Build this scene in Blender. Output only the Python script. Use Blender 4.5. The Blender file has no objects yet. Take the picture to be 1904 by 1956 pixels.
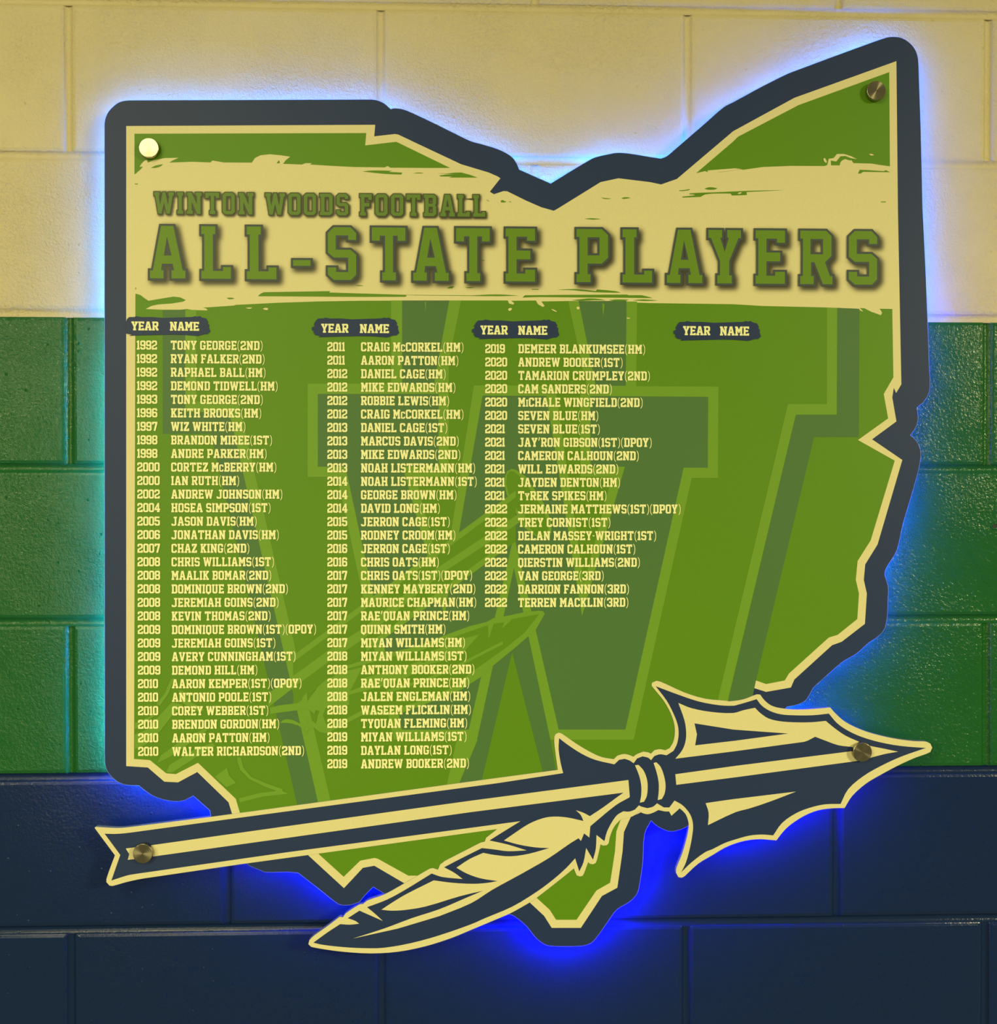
import bpy, math, random
import numpy as np
from mathutils import Vector, Matrix
from mathutils.geometry import delaunay_2d_cdt

random.seed(7)
S = bpy.context.scene
COL = S.collection

# ------------------------------------------------------------------ camera
IW, IH, FPX = 1904.0, 1956.0, 1900.0
CAM = (0.5212, -1.3202, -0.4544)
YAW, PITCH = -0.0310, -0.0080


def _axes():
    c, s = math.cos(YAW), math.sin(YAW)
    R1 = np.array([[c, s, 0], [-s, c, 0], [0, 0, 1]])
    c, s = math.cos(PITCH), math.sin(PITCH)
    R2 = np.array([[1, 0, 0], [0, c, s], [0, -s, c]])
    R = R2 @ R1
    return R[0], R[1], R[2]


RX, RY, RZ = _axes()
cam_d = bpy.data.cameras.new('camera')
cam = bpy.data.objects.new('camera', cam_d)
COL.objects.link(cam)
cam_d.sensor_fit = 'HORIZONTAL'
cam_d.sensor_width = 36.0
cam_d.lens = 36.0 * FPX / IW
cam_d.clip_start = 0.05
M = Matrix(((RX[0], RZ[0], -RY[0], CAM[0]), (RX[1], RZ[1], -RY[1], CAM[1]),
            (RX[2], RZ[2], -RY[2], CAM[2]), (0, 0, 0, 1)))
cam.matrix_world = M
S.camera = cam

# ------------------------------------------------------------------ world and lamps
S.view_settings.view_transform = 'Standard'
S.view_settings.look = 'None'
S.view_settings.gamma = 1.0
S.view_settings.use_curve_mapping = False
S.view_settings.exposure = 0.0

w = bpy.data.worlds.new('room_ambience')
S.world = w
w.use_nodes = True
w.node_tree.nodes['Background'].inputs[0].default_value = (1.0, 0.90, 0.50, 1)
w.node_tree.nodes['Background'].inputs[1].default_value = 0.20

TINT = (1.0, 0.90, 0.44)


def lamp(name, loc, size, power, rot=(0, 0, 0), tint=TINT):
    d = bpy.data.lights.new(name, 'AREA')
    d.shape = 'RECTANGLE'
    d.size, d.size_y = size
    d.energy = power
    d.color = tint
    o = bpy.data.objects.new(name, d)
    o.location = loc
    o.rotation_euler = rot
    COL.objects.link(o)
    return o


# ceiling troffers of the corridor, facing straight down
lamp('ceiling_lamp', (-0.75, -2.55, 1.12), (0.9, 1.2), 46)
lamp('ceiling_lamp', (5.2, -4.2, 1.12), (0.6, 1.2), 800)
lamp('ceiling_lamp', (-4.0, -5.0, 1.12), (0.6, 1.2), 400)
# unseen tall soft light, added to give the board's left side its sheen
lamp('sheen_fill_light', (-0.95, -4.2, -0.45), (1.0, 2.2), 36, (math.radians(90), 0, 0))


# ------------------------------------------------------------------ pixel -> plane
def W(px, py, depth=0.0):
    d = RX * ((px - IW / 2) / FPX) + RY + RZ * ((IH / 2 - py) / FPX)
    t = (-depth - CAM[1]) / d[1]
    return CAM[0] + d[0] * t, CAM[2] + d[2] * t


# ------------------------------------------------------------------ materials
def srgb(r, g, b):
    f = lambda v: (v / 255) / 12.92 if v <= 10.3 else (((v / 255) + .055) / 1.055) ** 2.4
    return (f(r), f(g), f(b), 1)


def new_mat(name):
    m = bpy.data.materials.new(name)
    m.use_nodes = True
    return m, m.node_tree, m.node_tree.nodes['Principled BSDF']


def print_mat(name, col, rough=0.5, spec=0.38, alpha=None):
    m, nt, p = new_mat(name)
    N, L = nt.nodes, nt.links
    geo = N.new('ShaderNodeNewGeometry')
    no = N.new('ShaderNodeTexNoise')
    no.inputs['Scale'].default_value = 700
    no.inputs['Detail'].default_value = 2
    L.new(geo.outputs['Position'], no.inputs['Vector'])
    mx = N.new('ShaderNodeMix')
    mx.data_type = 'RGBA'
    mx.inputs[6].default_value = tuple(c * 0.93 for c in col[:3]) + (1,)
    mx.inputs[7].default_value = tuple(min(1, c * 1.06) for c in col[:3]) + (1,)
    L.new(no.outputs['Fac'], mx.inputs[0])
    L.new(mx.outputs[2], p.inputs['Base Color'])
    p.inputs['Roughness'].default_value = rough
    p.inputs['Specular IOR Level'].default_value = spec
    bp = N.new('ShaderNodeBump')
    bp.inputs['Strength'].default_value = 0.12
    bp.inputs['Distance'].default_value = 0.0002
    L.new(no.outputs['Fac'], bp.inputs['Height'])
    L.new(bp.outputs[0], p.inputs['Normal'])
    return m


def wall_mat(name, col, rough, strength, pits=0.5):
    m, nt, p = new_mat(name)
    N, L = nt.nodes, nt.links
    geo = N.new('ShaderNodeNewGeometry')
    P = geo.outputs['Position']

    def noise(scale, detail=3, rg=0.5, dist=0.0):
        n = N.new('ShaderNodeTexNoise')
        n.inputs['Scale'].default_value = scale
        n.inputs['Detail'].default_value = detail
        n.inputs['Roughness'].default_value = rg
        n.inputs['Distortion'].default_value = dist
        L.new(P, n.inputs['Vector'])
        return n.outputs['Fac']

    def math_(op, a, b):
        n = N.new('ShaderNodeMath')
        n.operation = op
        for i, v in enumerate((a, b)):
            if isinstance(v, (int, float)):
                n.inputs[i].default_value = v
            else:
                L.new(v, n.inputs[i])
        return n.outputs[0]
    stip = noise(230, 3, 0.55, 0.6)
    fine = noise(620, 2, 0.5)
    big = noise(9, 3, 0.5)
    # patches where the roller left a coarse stipple and patches where it is smooth
    patch = N.new('ShaderNodeMapRange')
    L.new(noise(6.5, 2, 0.5), patch.inputs[0])
    patch.inputs[1].default_value = 0.38
    patch.inputs[2].default_value = 0.64
    patch.inputs[3].default_value = 0.25
    patch.inputs[4].default_value = 1.0
    # sparse raised nibs and pits of the block under the paint
    vor = N.new('ShaderNodeTexVoronoi')
    vor.inputs['Scale'].default_value = 75
    L.new(P, vor.inputs['Vector'])
    nib = N.new('ShaderNodeMapRange')
    L.new(vor.outputs['Distance'], nib.inputs[0])
    nib.inputs[1].default_value = 0.0
    nib.inputs[2].default_value = 0.16
    nib.inputs[3].default_value = 1.0
    nib.inputs[4].default_value = 0.0
    sep = N.new('ShaderNodeSeparateColor')
    L.new(vor.outputs['Color'], sep.inputs[0])
    sel = math_('GREATER_THAN', sep.outputs[0], 0.80)
    sgn = math_('SUBTRACT', math_('MULTIPLY', math_('GREATER_THAN', sep.outputs[1], 0.45), 2.0), 1.0)
    nibs = math_('MULTIPLY', math_('MULTIPLY', nib.outputs[0], sel), sgn)
    h = math_('ADD', math_('MULTIPLY', math_('MULTIPLY', stip, patch.outputs[0]), 1.3), math_('MULTIPLY', fine, 0.18))
    h = math_('ADD', h, math_('MULTIPLY', nibs, pits))
    h = math_('ADD', h, math_('MULTIPLY', big, 3.0))
    bp = N.new('ShaderNodeBump')
    bp.inputs['Strength'].default_value = strength
    bp.inputs['Distance'].default_value = 0.0028
    L.new(h, bp.inputs['Height'])
    L.new(bp.outputs[0], p.inputs['Normal'])
    mx = N.new('ShaderNodeMix')
    mx.data_type = 'RGBA'
    mx.inputs[6].default_value = tuple(c * 0.94 for c in col[:3]) + (1,)
    mx.inputs[7].default_value = tuple(min(1, c * 1.05) for c in col[:3]) + (1,)
    L.new(noise(40, 4, 0.6), mx.inputs[0])
    L.new(mx.outputs[2], p.inputs['Base Color'])
    p.inputs['Roughness'].default_value = rough
    p.inputs['Specular IOR Level'].default_value = 0.30
    return m


NAVY = print_mat('navy_print', (0.012, 0.031, 0.115, 1))
CREAM = print_mat('cream_print', (0.76, 0.70, 0.40, 1))
GREEN = print_mat('green_print', (0.104, 0.262, 0.002, 1))
GLIGHT = print_mat('light_green_print', (0.160, 0.340, 0.022, 1))
GDARK = print_mat('dark_green_print', (0.072, 0.180, 0.052, 1))
TEXT = print_mat('pale_yellow_print', (0.94, 0.95, 0.52, 1))
TFILL = print_mat('letter_green_print', (0.130, 0.262, 0.012, 1))
WFILL = print_mat('small_letter_green_print', (0.125, 0.235, 0.035, 1))
WEDGE = print_mat('small_letter_edge_print', (0.062, 0.075, 0.030, 1))
LEDGE = print_mat('letter_edge_print', (0.055, 0.075, 0.085, 1))

W_CREAM = wall_mat('cream_wall_paint', (0.64, 0.555, 0.33, 1), 0.42, 0.8)
W_GREEN = wall_mat('green_wall_paint', (0.012, 0.110, 0.022, 1), 0.16, 0.42, 3.0)
W_NAVY = wall_mat('navy_wall_paint', (0.006, 0.020, 0.078, 1), 0.20, 0.15, 6.0)

# frosted acrylic body of the boards
ACRYL, nt, p = new_mat('frosted_acrylic')
tr = nt.nodes.new('ShaderNodeBsdfTranslucent')
tr.inputs[0].default_value = (0.85, 0.88, 0.92, 1)
p.inputs['Base Color'].default_value = (0.35, 0.42, 0.55, 1)
p.inputs['Roughness'].default_value = 0.35
ms = nt.nodes.new('ShaderNodeMixShader')
ms.inputs[0].default_value = 0.6
nt.links.new(p.outputs[0], ms.inputs[1])
nt.links.new(tr.outputs[0], ms.inputs[2])
nt.links.new(ms.outputs[0], nt.nodes['Material Output'].inputs[0])

# turned and radially brushed metal of the standoff caps
METAL, nt, p = new_mat('turned_brass_toned_steel')
p.inputs['Base Color'].default_value = (0.40, 0.36, 0.24, 1)
p.inputs['Metallic'].default_value = 1.0
p.inputs['Roughness'].default_value = 0.19
p.inputs['Anisotropic'].default_value = 0.9
tg = nt.nodes.new('ShaderNodeTangent')
tg.direction_type = 'RADIAL'
tg.axis = 'Y'
nt.links.new(tg.outputs[0], p.inputs['Tangent'])
tc = nt.nodes.new('ShaderNodeTexCoord')
vm = nt.nodes.new('ShaderNodeVectorMath')
vm.operation = 'LENGTH'
sx = nt.nodes.new('ShaderNodeVectorMath')
sx.operation = 'MULTIPLY'
sx.inputs[1].default_value = (1, 0, 1)
nt.links.new(tc.outputs['Object'], sx.inputs[0])
nt.links.new(sx.outputs[0], vm.inputs[0])
sn = nt.nodes.new('ShaderNodeTexNoise')
sn.noise_dimensions = '1D'
sn.inputs['Scale'].default_value = 1400
nt.links.new(vm.outputs['Value'], sn.inputs['W'])
bp = nt.nodes.new('ShaderNodeBump')
bp.inputs['Strength'].default_value = 0.08
bp.inputs['Distance'].default_value = 0.0002
nt.links.new(sn.outputs['Fac'], bp.inputs['Height'])
nt.links.new(bp.outputs[0], p.inputs['Normal'])

# LED strip: emission colour carried per vertex along the strip
LED, nt, p = new_mat('led_strip_light')
nt.nodes.remove(p)
em = nt.nodes.new('ShaderNodeEmission')
at = nt.nodes.new('ShaderNodeAttribute')
at.attribute_name = 'led'
nt.links.new(at.outputs['Color'], em.inputs['Color'])
em.inputs['Strength'].default_value = 1.0
nt.links.new(em.outputs[0], nt.nodes['Material Output'].inputs[0])

# soft printed drop shadow behind the headline lettering (part of the artwork)
SHADE, nt, p = new_mat('headline_dropshadow_ink')
p.inputs['Base Color'].default_value = (0.045, 0.045, 0.03, 1)
p.inputs['Roughness'].default_value = 0.42
at = nt.nodes.new('ShaderNodeAttribute')
at.attribute_name = 'ink'
tp = nt.nodes.new('ShaderNodeBsdfTransparent')
ms = nt.nodes.new('ShaderNodeMixShader')
nt.links.new(at.outputs['Fac'], ms.inputs[0])
nt.links.new(tp.outputs[0], ms.inputs[1])
nt.links.new(p.outputs[0], ms.inputs[2])
nt.links.new(ms.outputs[0], nt.nodes['Material Output'].inputs[0])

DARKHOLE, nt, p = new_mat('dark_hole')
p.inputs['Base Color'].default_value = (0.005, 0.008, 0.006, 1)


# ------------------------------------------------------------------ geometry helpers
def link(name, me, parent=None, mat=None, loc=None):
    o = bpy.data.objects.new(name, me)
    COL.objects.link(o)
    if mat and not me.materials:
        me.materials.append(mat)
    if parent:
        o.parent = parent
    if loc is not None:
        o.location = loc
    return o


def crop(x0, y0, s, txt):
    v = [float(t) for t in txt.split()]
    return [(x0 + v[i] / s, y0 + v[i + 1] / s) for i in range(0, len(v), 2)]


K = 3.808


def Z(x0, y0, txt, s=K):
    return crop(x0, y0, s, txt)


def smooth(pts, ang=26, n=3):
    """Catmull-Rom on gentle bends, corners kept sharp."""
    N_ = len(pts)
    P = [np.array(p, float) for p in pts]
    soft = []
    for i in range(N_):
        a, b = P[i] - P[i - 1], P[(i + 1) % N_] - P[i]
        la, lb = np.linalg.norm(a), np.linalg.norm(b)
        if la < 1e-6 or lb < 1e-6:
            soft.append(False)
            continue
        c = max(-1, min(1, a.dot(b) / la / lb))
        soft.append(math.degrees(math.acos(c)) < ang and min(la, lb) < 60 and max(la, lb) / min(la, lb) < 6)
    out = []
    for i in range(N_):
        j = (i + 1) % N_
        p1, p2 = P[i], P[j]
        L_ = np.linalg.norm(p2 - p1)
        out.append(tuple(p1))
        if (soft[i] or soft[j]) and 3 < L_ < 75:
            t1 = (P[j] - P[i - 1]) if soft[i] else (p2 - p1)
            t2 = (P[(j + 1) % N_] - P[i]) if soft[j] else (p2 - p1)
            t1 = t1 / max(np.linalg.norm(t1), 1e-6) * L_
            t2 = t2 / max(np.linalg.norm(t2), 1e-6) * L_
            for k in range(1, n):
                t = k / n
                q = ((2 * t**3 - 3 * t**2 + 1) * p1 + (t**3 - 2 * t**2 + t) * t1 +
                     (-2 * t**3 + 3 * t**2) * p2 + (t**3 - t**2) * t2)
                out.append(tuple(q))
    return out


def area(pts):
    return 0.5 * sum(pts[i - 1][0] * pts[i][1] - pts[i][0] * pts[i - 1][1] for i in range(len(pts)))


def offset(pts, d, lim=2.2):
    """Grow (d>0) a loop outward with mitred corners; orientation independent."""
    if area(pts) < 0:
        pts = pts[::-1]
    q = []
    for p_ in pts:
        if not q or math.hypot(p_[0] - q[-1][0], p_[1] - q[-1][1]) > 1e-6:
            q.append(p_)
    n = len(q)
    out = []
    for i in range(n):
        a, b, c = q[i - 1], q[i], q[(i + 1) % n]
        e1 = (b[0] - a[0], b[1] - a[1])
        e2 = (c[0] - b[0], c[1] - b[1])
        l1, l2 = math.hypot(*e1) or 1, math.hypot(*e2) or 1
        n1 = (e1[1] / l1, -e1[0] / l1)
        n2 = (e2[1] / l2, -e2[0] / l2)
        m = (n1[0] + n2[0], n1[1] + n2[1])
        ml = math.hypot(*m) or 1
        m = (m[0] / ml, m[1] / ml)
        k = m[0] * n1[0] + m[1] * n1[1]
        k = min(lim, 1 / max(k, 0.2))
        out.append((b[0] + m[0] * d * k, b[1] + m[1] * d * k))
    return out


def tri(loops):
    verts, edges = [], []
    for lp in loops:
        s = len(verts)
        verts += [Vector(p_) for p_ in lp]
        edges += [(s + i, s + (i + 1) % len(lp)) for i in range(len(lp))]
    r = delaunay_2d_cdt(verts, edges, [], 0, 1e-7)
    V_ = [tuple(v) for v in r[0]]
    C = np.array([[sum(V_[i][k] for i in f) / 3 for k in (0, 1)] for f in r[2]])
    keep = np.ones(len(C), bool)
    for n, lp in enumerate(loops):
        wn = np.zeros(len(C), int)
        for a in range(len(lp)):
            (xa_, ya_), (xb_, yb_) = lp[a - 1], lp[a]
            if ya_ == yb_:
                continue
            up = (ya_ <= C[:, 1]) & (C[:, 1] < yb_)
            dn = (yb_ <= C[:, 1]) & (C[:, 1] < ya_)
            xi = (xb_ - xa_) * (C[:, 1] - ya_) / (yb_ - ya_) + xa_
            wn += (up & (xi > C[:, 0])).astype(int) - (dn & (xi > C[:, 0])).astype(int)
        keep &= (wn != 0) if n == 0 else (wn == 0)
    return V_, [tuple(f) for f, k_ in zip(r[2], keep) if k_]


FRONT = 0.0280           # distance of the board face from the wall
BACK = 0.0220
ORX, ORZ = W(980, 960, 0.0)
sign = bpy.data.objects.new('wall_sign', None)
sign.empty_display_size = 0.1
COL.objects.link(sign)
sign.location = (ORX, 0, ORZ)
sign['label'] = ('large backlit green and cream state-outline sign with feathered spear and rows of names')
sign['category'] = 'sign'


def face_mesh(name, loops, mat, lay, parent):
    """Flat printed shape: loops in photo pixels put on the board's face."""
    wl = []
    for lp in loops:
        l2 = []
        for px, py in lp:
            x, z = W(px, py, FRONT)
            l2.append((x - ORX, z - ORZ))
        wl.append(l2)
    v, f = tri(wl)
    return mesh2d(name, v, f, mat, lay, parent)


def mesh2d(name, v, f, mat, lay, parent):
    y = -(FRONT + 0.00006 * lay)
    me = bpy.data.meshes.new(name)
    ff = []
    for t in f:
        a = area([v[i] for i in t])
        ff.append(t if a > 0 else t[::-1])        # normals towards the room (-Y)
    me.from_pydata([(x, y, z) for x, z in v], [], ff)
    me.materials.append(mat)
    return link(name, me, parent)


def slab(name, loop, y0, y1, mat, parent):
    wl = []
    for px, py in loop:
        x, z = W(px, py, FRONT)
        wl.append((x - ORX, z - ORZ))
    if area(wl) < 0:
        wl = wl[::-1]
    n = len(wl)
    v, f = tri([wl])
    V_ = [(x, -y1, z) for x, z in v] + [(x, -y0, z) for x, z in v]
    m_ = len(v)
    F = []
    for t in f:
        t = t if area([v[i] for i in t]) > 0 else t[::-1]
        F.append(t)
        F.append(tuple(i + m_ for i in t[::-1]))
    s = len(V_)
    V_ += [(x, -y1, z) for x, z in wl] + [(x, -y0, z) for x, z in wl]
    for i in range(n):
        j = (i + 1) % n
        F.append((s + i, s + n + i, s + n + j, s + j))
    me = bpy.data.meshes.new(name)
    me.from_pydata(V_, [], F)
    me.materials.append(mat)
    return link(name, me, parent)


# ------------------------------------------------------------------ the wall
HJ = 0.0102              # joint width
bed_px = [(298, 313), (598, 608), (894, 895), (1187.6, 1183), (1485.5, 1470.6), (1777, 1755.5)]
bedz = [(W(60, a)[1] + W(1800, b)[1]) / 2 for a, b in bed_px]
pitch_ = (bedz[0] - bedz[-1]) / 5
bedz = [bedz[0] + pitch_ * k for k in (3, 2, 1)] + bedz + [bedz[-1] - pitch_ * k for k in (1, 2, 3)]
bedz[2] = (W(400, 10)[1] + W(1700, 22)[1]) / 2
X0 = W(132, 700)[0]
BL = (W(1884, 700)[0] - W(130, 700)[0]) / 3

me = bpy.data.meshes.new('wall_back')
xa, xb, za, zb = X0 - 3.2 * BL, X0 + 6.2 * BL, bedz[-1] - HJ / 2 + 0.0, bedz[0] + HJ / 2
me.from_pydata([(x, y, z) for y in (0.0075, 0.2) for z in (za, zb) for x in (xa, xb)], [],
               [(0, 1, 3, 2), (4, 6, 7, 5), (0, 4, 5, 1), (2, 3, 7, 6), (0, 2, 6, 4), (1, 5, 7, 3)])
wall = link('wall_back', me, None, W_CREAM)
wall['kind'] = 'structure'
wall['label'] = 'painted concrete block wall, cream above, green in the middle, navy below'


def block_mesh(name, mat):
    """Block with softly rounded front arrises, front face at y=0."""
    L_, H_ = BL - HJ, 0.2032 - HJ
    rings = [(0.0, 0.0085), (0.0, 0.0016), (0.0006, 0.0009), (0.0022, 0.0002), (0.0045, 0.0)]
    V_, F = [], []
    ns = 10
    for ins, y in rings:
        hx, hz = L_ / 2 - ins, H_ / 2 - ins
        r = 0.0018
        for cx, cz, a0 in ((1, 1, 0), (-1, 1, 90), (-1, -1, 180), (1, -1, 270)):
            for k in range(3):
                a = math.radians(a0 + 45 * k)
                V_.append((cx * (hx - r) + r * math.cos(a), y, cz * (hz - r) + r * math.sin(a)))
    m_ = 12
    for i in range(len(rings) - 1):
        for k in range(m_):
            j = (k + 1) % m_
            F.append((i * m_ + k, (i + 1) * m_ + k, (i + 1) * m_ + j, i * m_ + j)[::-1])
    b = (len(rings) - 1) * m_
    F.append(tuple(range(b, b + m_))[::-1])
    me_ = bpy.data.meshes.new(name)
    me_.from_pydata(V_, [], F)
    me_.materials.append(mat)
    me_.validate()
    # make all normals face the room
    import bmesh
    bm = bmesh.new()
    bm.from_mesh(me_)
    for f_ in bm.faces:
        f_.normal_update()
    big_ = max(bm.faces, key=lambda f_: f_.calc_area())
    if big_.normal.y > 0:
        bmesh.ops.reverse_faces(bm, faces=bm.faces)
    for f_ in bm.faces:
        f_.smooth = f_ is not big_ and len(f_.verts) == 4
    bm.to_mesh(me_)
    bm.free()
    return me_


BM = {k: block_mesh('concrete_block', m_) for k, m_ in (('c', W_CREAM), ('g', W_GREEN), ('n', W_NAVY))}
for i in range(len(bedz) - 1):
    zt, zb_ = bedz[i] - HJ / 2, bedz[i + 1] + HJ / 2
    key = 'c' if i < 4 else ('g' if i < 7 else 'n')
    # courses with a head joint on the X0 line: i = 2 (top), 4, 6, 8
    sh = 0.0 if i % 2 == 0 else 0.5
    for k in range(-3, 6):
        cx = X0 + (k + 0.5 + sh) * BL
        o = link('concrete_block', BM[key], wall,
                 loc=(cx, random.uniform(-0.0003, 0.0003), (zt + zb_) / 2 + random.uniform(-.0002, .0002)))
        o.scale = (1, 1, (zt - zb_) / (0.2032 - HJ))
        o.rotation_euler = (random.uniform(-.0012, .0012), 0, random.uniform(-.0007, .0007))


def joint_mesh(z0, z1, x0, x1, vertical=False):
    """Concave tooled mortar strip."""
    prof = [(-0.5, 0.0012), (-0.28, 0.0036), (0, 0.0046), (0.28, 0.0036), (0.5, 0.0012)]
    V_, F = [], []
    if not vertical:
        h = (z1 - z0)
        c = (z0 + z1) / 2
        for t, y in prof:
            V_ += [(x0, y, c + t * h), (x1, y, c + t * h)]
    else:
        h = (x1 - x0)
        c = (x0 + x1) / 2
        for t, y in prof:
            V_ += [(c + t * h, y, z0), (c + t * h, y, z1)]
    for i in range(4):
        q = (2 * i, 2 * i + 1, 2 * i + 3, 2 * i + 2)
        F.append(q if not vertical else q[::-1])
    return V_, F


for i, z in enumerate(bedz):
    V_, F = joint_mesh(z - HJ / 2 - .0006, z + HJ / 2 + .0006, xa, xb)
    mat = W_CREAM if i <= 4 else (W_GREEN if i <= 6 else W_NAVY)
    me = bpy.data.meshes.new('bed_joint')
    me.from_pydata(V_, [], F)
    me.materials.append(mat)
    me.shade_smooth()
    link('bed_joint', me, wall)
for i in range(len(bedz) - 1):
    V_, F = [], []
    for k in range(-2, 6):
        x = X0 + (k + (0.0 if i % 2 == 0 else 0.5)) * BL
        v, f = joint_mesh(bedz[i + 1] + HJ * .44, bedz[i] - HJ * .44, x - HJ / 2 - .0006, x + HJ / 2 + .0006, True)
        s = len(V_)
        V_ += v
        F += [tuple(a + s for a in q) for q in f]
    me = bpy.data.meshes.new('head_joint')
    me.from_pydata(V_, [], F)
    me.materials.append(W_CREAM if i < 4 else (W_GREEN if i < 7 else W_NAVY))
    me.shade_smooth()
    link('head_joint', me, wall)


def lathe(prof, seg=48):
    """prof: list of (r, y); axis along Y."""
    V_, F = [], []
    for r, y in prof:
        for k in range(seg):
            a = 2 * math.pi * k / seg
            V_.append((r * math.cos(a), y, r * math.sin(a)))
    for i in range(len(prof) - 1):
        for k in range(seg):
            j = (k + 1) % seg
            F.append((i * seg + k, i * seg + j, (i + 1) * seg + j, (i + 1) * seg + k))
    F.append(tuple(range(seg))[::-1])
    F.append(tuple((len(prof) - 1) * seg + k for k in range(seg)))
    return V_, F


# small painted-over anchor near the right edge
hx, hz = W(1899, 1005)
V_, F = lathe([(0.0052, 0.001), (0.0050, -0.0009), (0.0042, -0.0014), (0.0034, -0.0011), (0.0028, 0.0005)], 24)
me = bpy.data.meshes.new('anchor_plug')
me.from_pydata(V_, [], F[:-1])
me.materials.append(W_GREEN)
me.shade_smooth()
plug = link('anchor_plug', me, wall, loc=(hx, 0, hz))
V_, F = lathe([(0.0027, 0.0009), (0.0027, -0.0006)], 20)
me = bpy.data.meshes.new('plug_hole')
me.from_pydata(V_, [], F)
me.materials.append(DARKHOLE)
link('plug_hole', me, plug)

# ------------------------------------------------------------------ the boards
outer = (
    Z(0, 0, "758 900 765 860 785 815 815 780 855 748 900 732 940 728") +
    Z(450, 0, "990 722 1030 728 1080 750 1128 792 1150 787 1200 790 1250 805 1350 850 1450 898 1600 972 1710 1025 1800 1050 1904 1082") +
    Z(900, 0, "260 1115 300 1145 330 1185 350 1232 380 1245 480 1290 578 1333 720 1245 850 1168 900 1143 1000 1120 1060 1110 1120 1112 1200 1123 1300 1140 1378 1152 1420 1135 1500 1068 1700 895 1835 778 1904 742") +
    Z(1404, 0, "200 625 370 540 440 512 700 415 1000 305 1100 272 1160 266 1220 278 1280 320 1315 370 1332 430 1338 560 1350 900 1365 1523") +
    Z(1404, 350, "1385 600 1405 1100 1412 1333") +
    Z(1404, 700, "1418 100 1415 170 1400 215 1370 260 1322 300 1330 350 1328 400 1310 450 1275 500 1310 530 1335 570 1350 620 1348 680 1330 770 1280 950") +
    Z(1404, 950, "1220 200 1185 360 1160 420 1100 515 1090 560 1100 600 1115 660 1112 740 1108 850 1098 920 1080 970 1030 1020 970 1060 880 1140 800 1185 760 1215 640 1320 570 1385 545 1430 510 1480 450 1510 380 1523") +
    [(1450, 1400), (1350, 1500)] +
    Z(900, 1300, "1575 1060 1520 1085 1450 1098 1390 1080 1340 1050 1308 1020 1262 1115 1250 1300") +
    Z(900, 1500, "1245 590 1220 750 1200 800 1150 850 1060 905 1000 985 910 1110 870 1150 800 1170 570 1170 510 1145 460 1100 400 1025 315 955 270 938") +
    [(900, 1730), (820, 1700)] +
    Z(550, 1500, "700 790 620 740 560 800 520 850 450 872 380 870 330 840 230 760 75 640 0 632") +
    Z(150, 1556, "1360 420 1320 405 1220 355") +
    Z(0, 1300, "1532 990 1525 945 1405 840 1330 875 1250 878 1150 855 1080 820 1010 765 930 762 870 745 820 710 780 660 762 600 760 400"))

cream = (
    Z(0, 0, "918 917") + Z(450, 0, "1015 908 1008 992 1160 975 1185 980 1300 1035 1640 1195 1840 1255 1904 1283") +
    Z(900, 0, "212 1297 135 1395 165 1413 235 1390 262 1392 400 1460 510 1508 600 1533 625 1520 940 1325 1070 1297 1300 1325 1380 1342 1495 1302 1904 955") +
    Z(1404, 0, "430 712 1172 445 1183 1523") + Z(1404, 350, "1208 1460") +
    Z(1404, 700, "1208 130 1170 193 1153 155 1142 225 1172 400 995 530 1215 680 1035 1295 945 1440") +
    Z(1404, 950, "935 600 957 700 943 920 775 1050 705 1075 430 1325 405 1383 225 1415 125 1383 22 1468") +
    [(1330, 1430), (1250, 1540)] +
    Z(900, 1500, "1160 230 1110 340 1100 480 1062 745 950 805 797 1037 585 1037 530 950 425 852") +
    [(900, 1730)] + Z(550, 1500, "845 712 628 585 545 600 407 748 145 507") +
    Z(0, 1300, "1688 970 1662 885 1435 665 1295 740 1195 735 1075 632 918 622"))

green_main = (
    Z(0, 350, "985 803 1020 812 1050 835 1080 855 1180 838 1260 825 1310 830 1352 850 1330 862 1250 875 1150 882 1100 893 1060 915 1180 920 1310 920 1360 915 1400 922 1510 925 1500 912 1475 905 1700 890") +
    Z(450, 350, "0 885 300 870 600 860 900 855 1500 853") +
    Z(900, 350, "265 853 275 875 305 883 312 872 290 855 470 853 485 880 520 900 533 893 510 860 700 857 910 860 1100 865 1300 872 1904 880") +
    Z(1404, 350, "200 893 640 903 885 912 925 933 930 930 905 908 940 910 990 935 1060 960 1068 940 1050 913 1142 915 1150 1412") +
    Z(1404, 700, "1080 200 1112 378 893 535 1160 685 985 1265 890 1415") +
    Z(1404, 950, "877 600 900 700 888 885 745 1000 680 1020 390 1282 360 1332 225 1358 112 1318 0 1410") +
    [(1310, 1445), (1200, 1540)] +
    Z(900, 1500, "1087 248 1055 335 1045 480 1010 708 910 765 765 978 617 978 570 905 475 818") +
    [(900, 1720)] + Z(550, 1500, "940 657 875 657 655 535 630 528 525 548 405 665 220 497") +
    Z(0, 1300, "1745 962 1715 860 1440 598 1280 680 1210 675 1090 578 975 570"))

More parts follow.
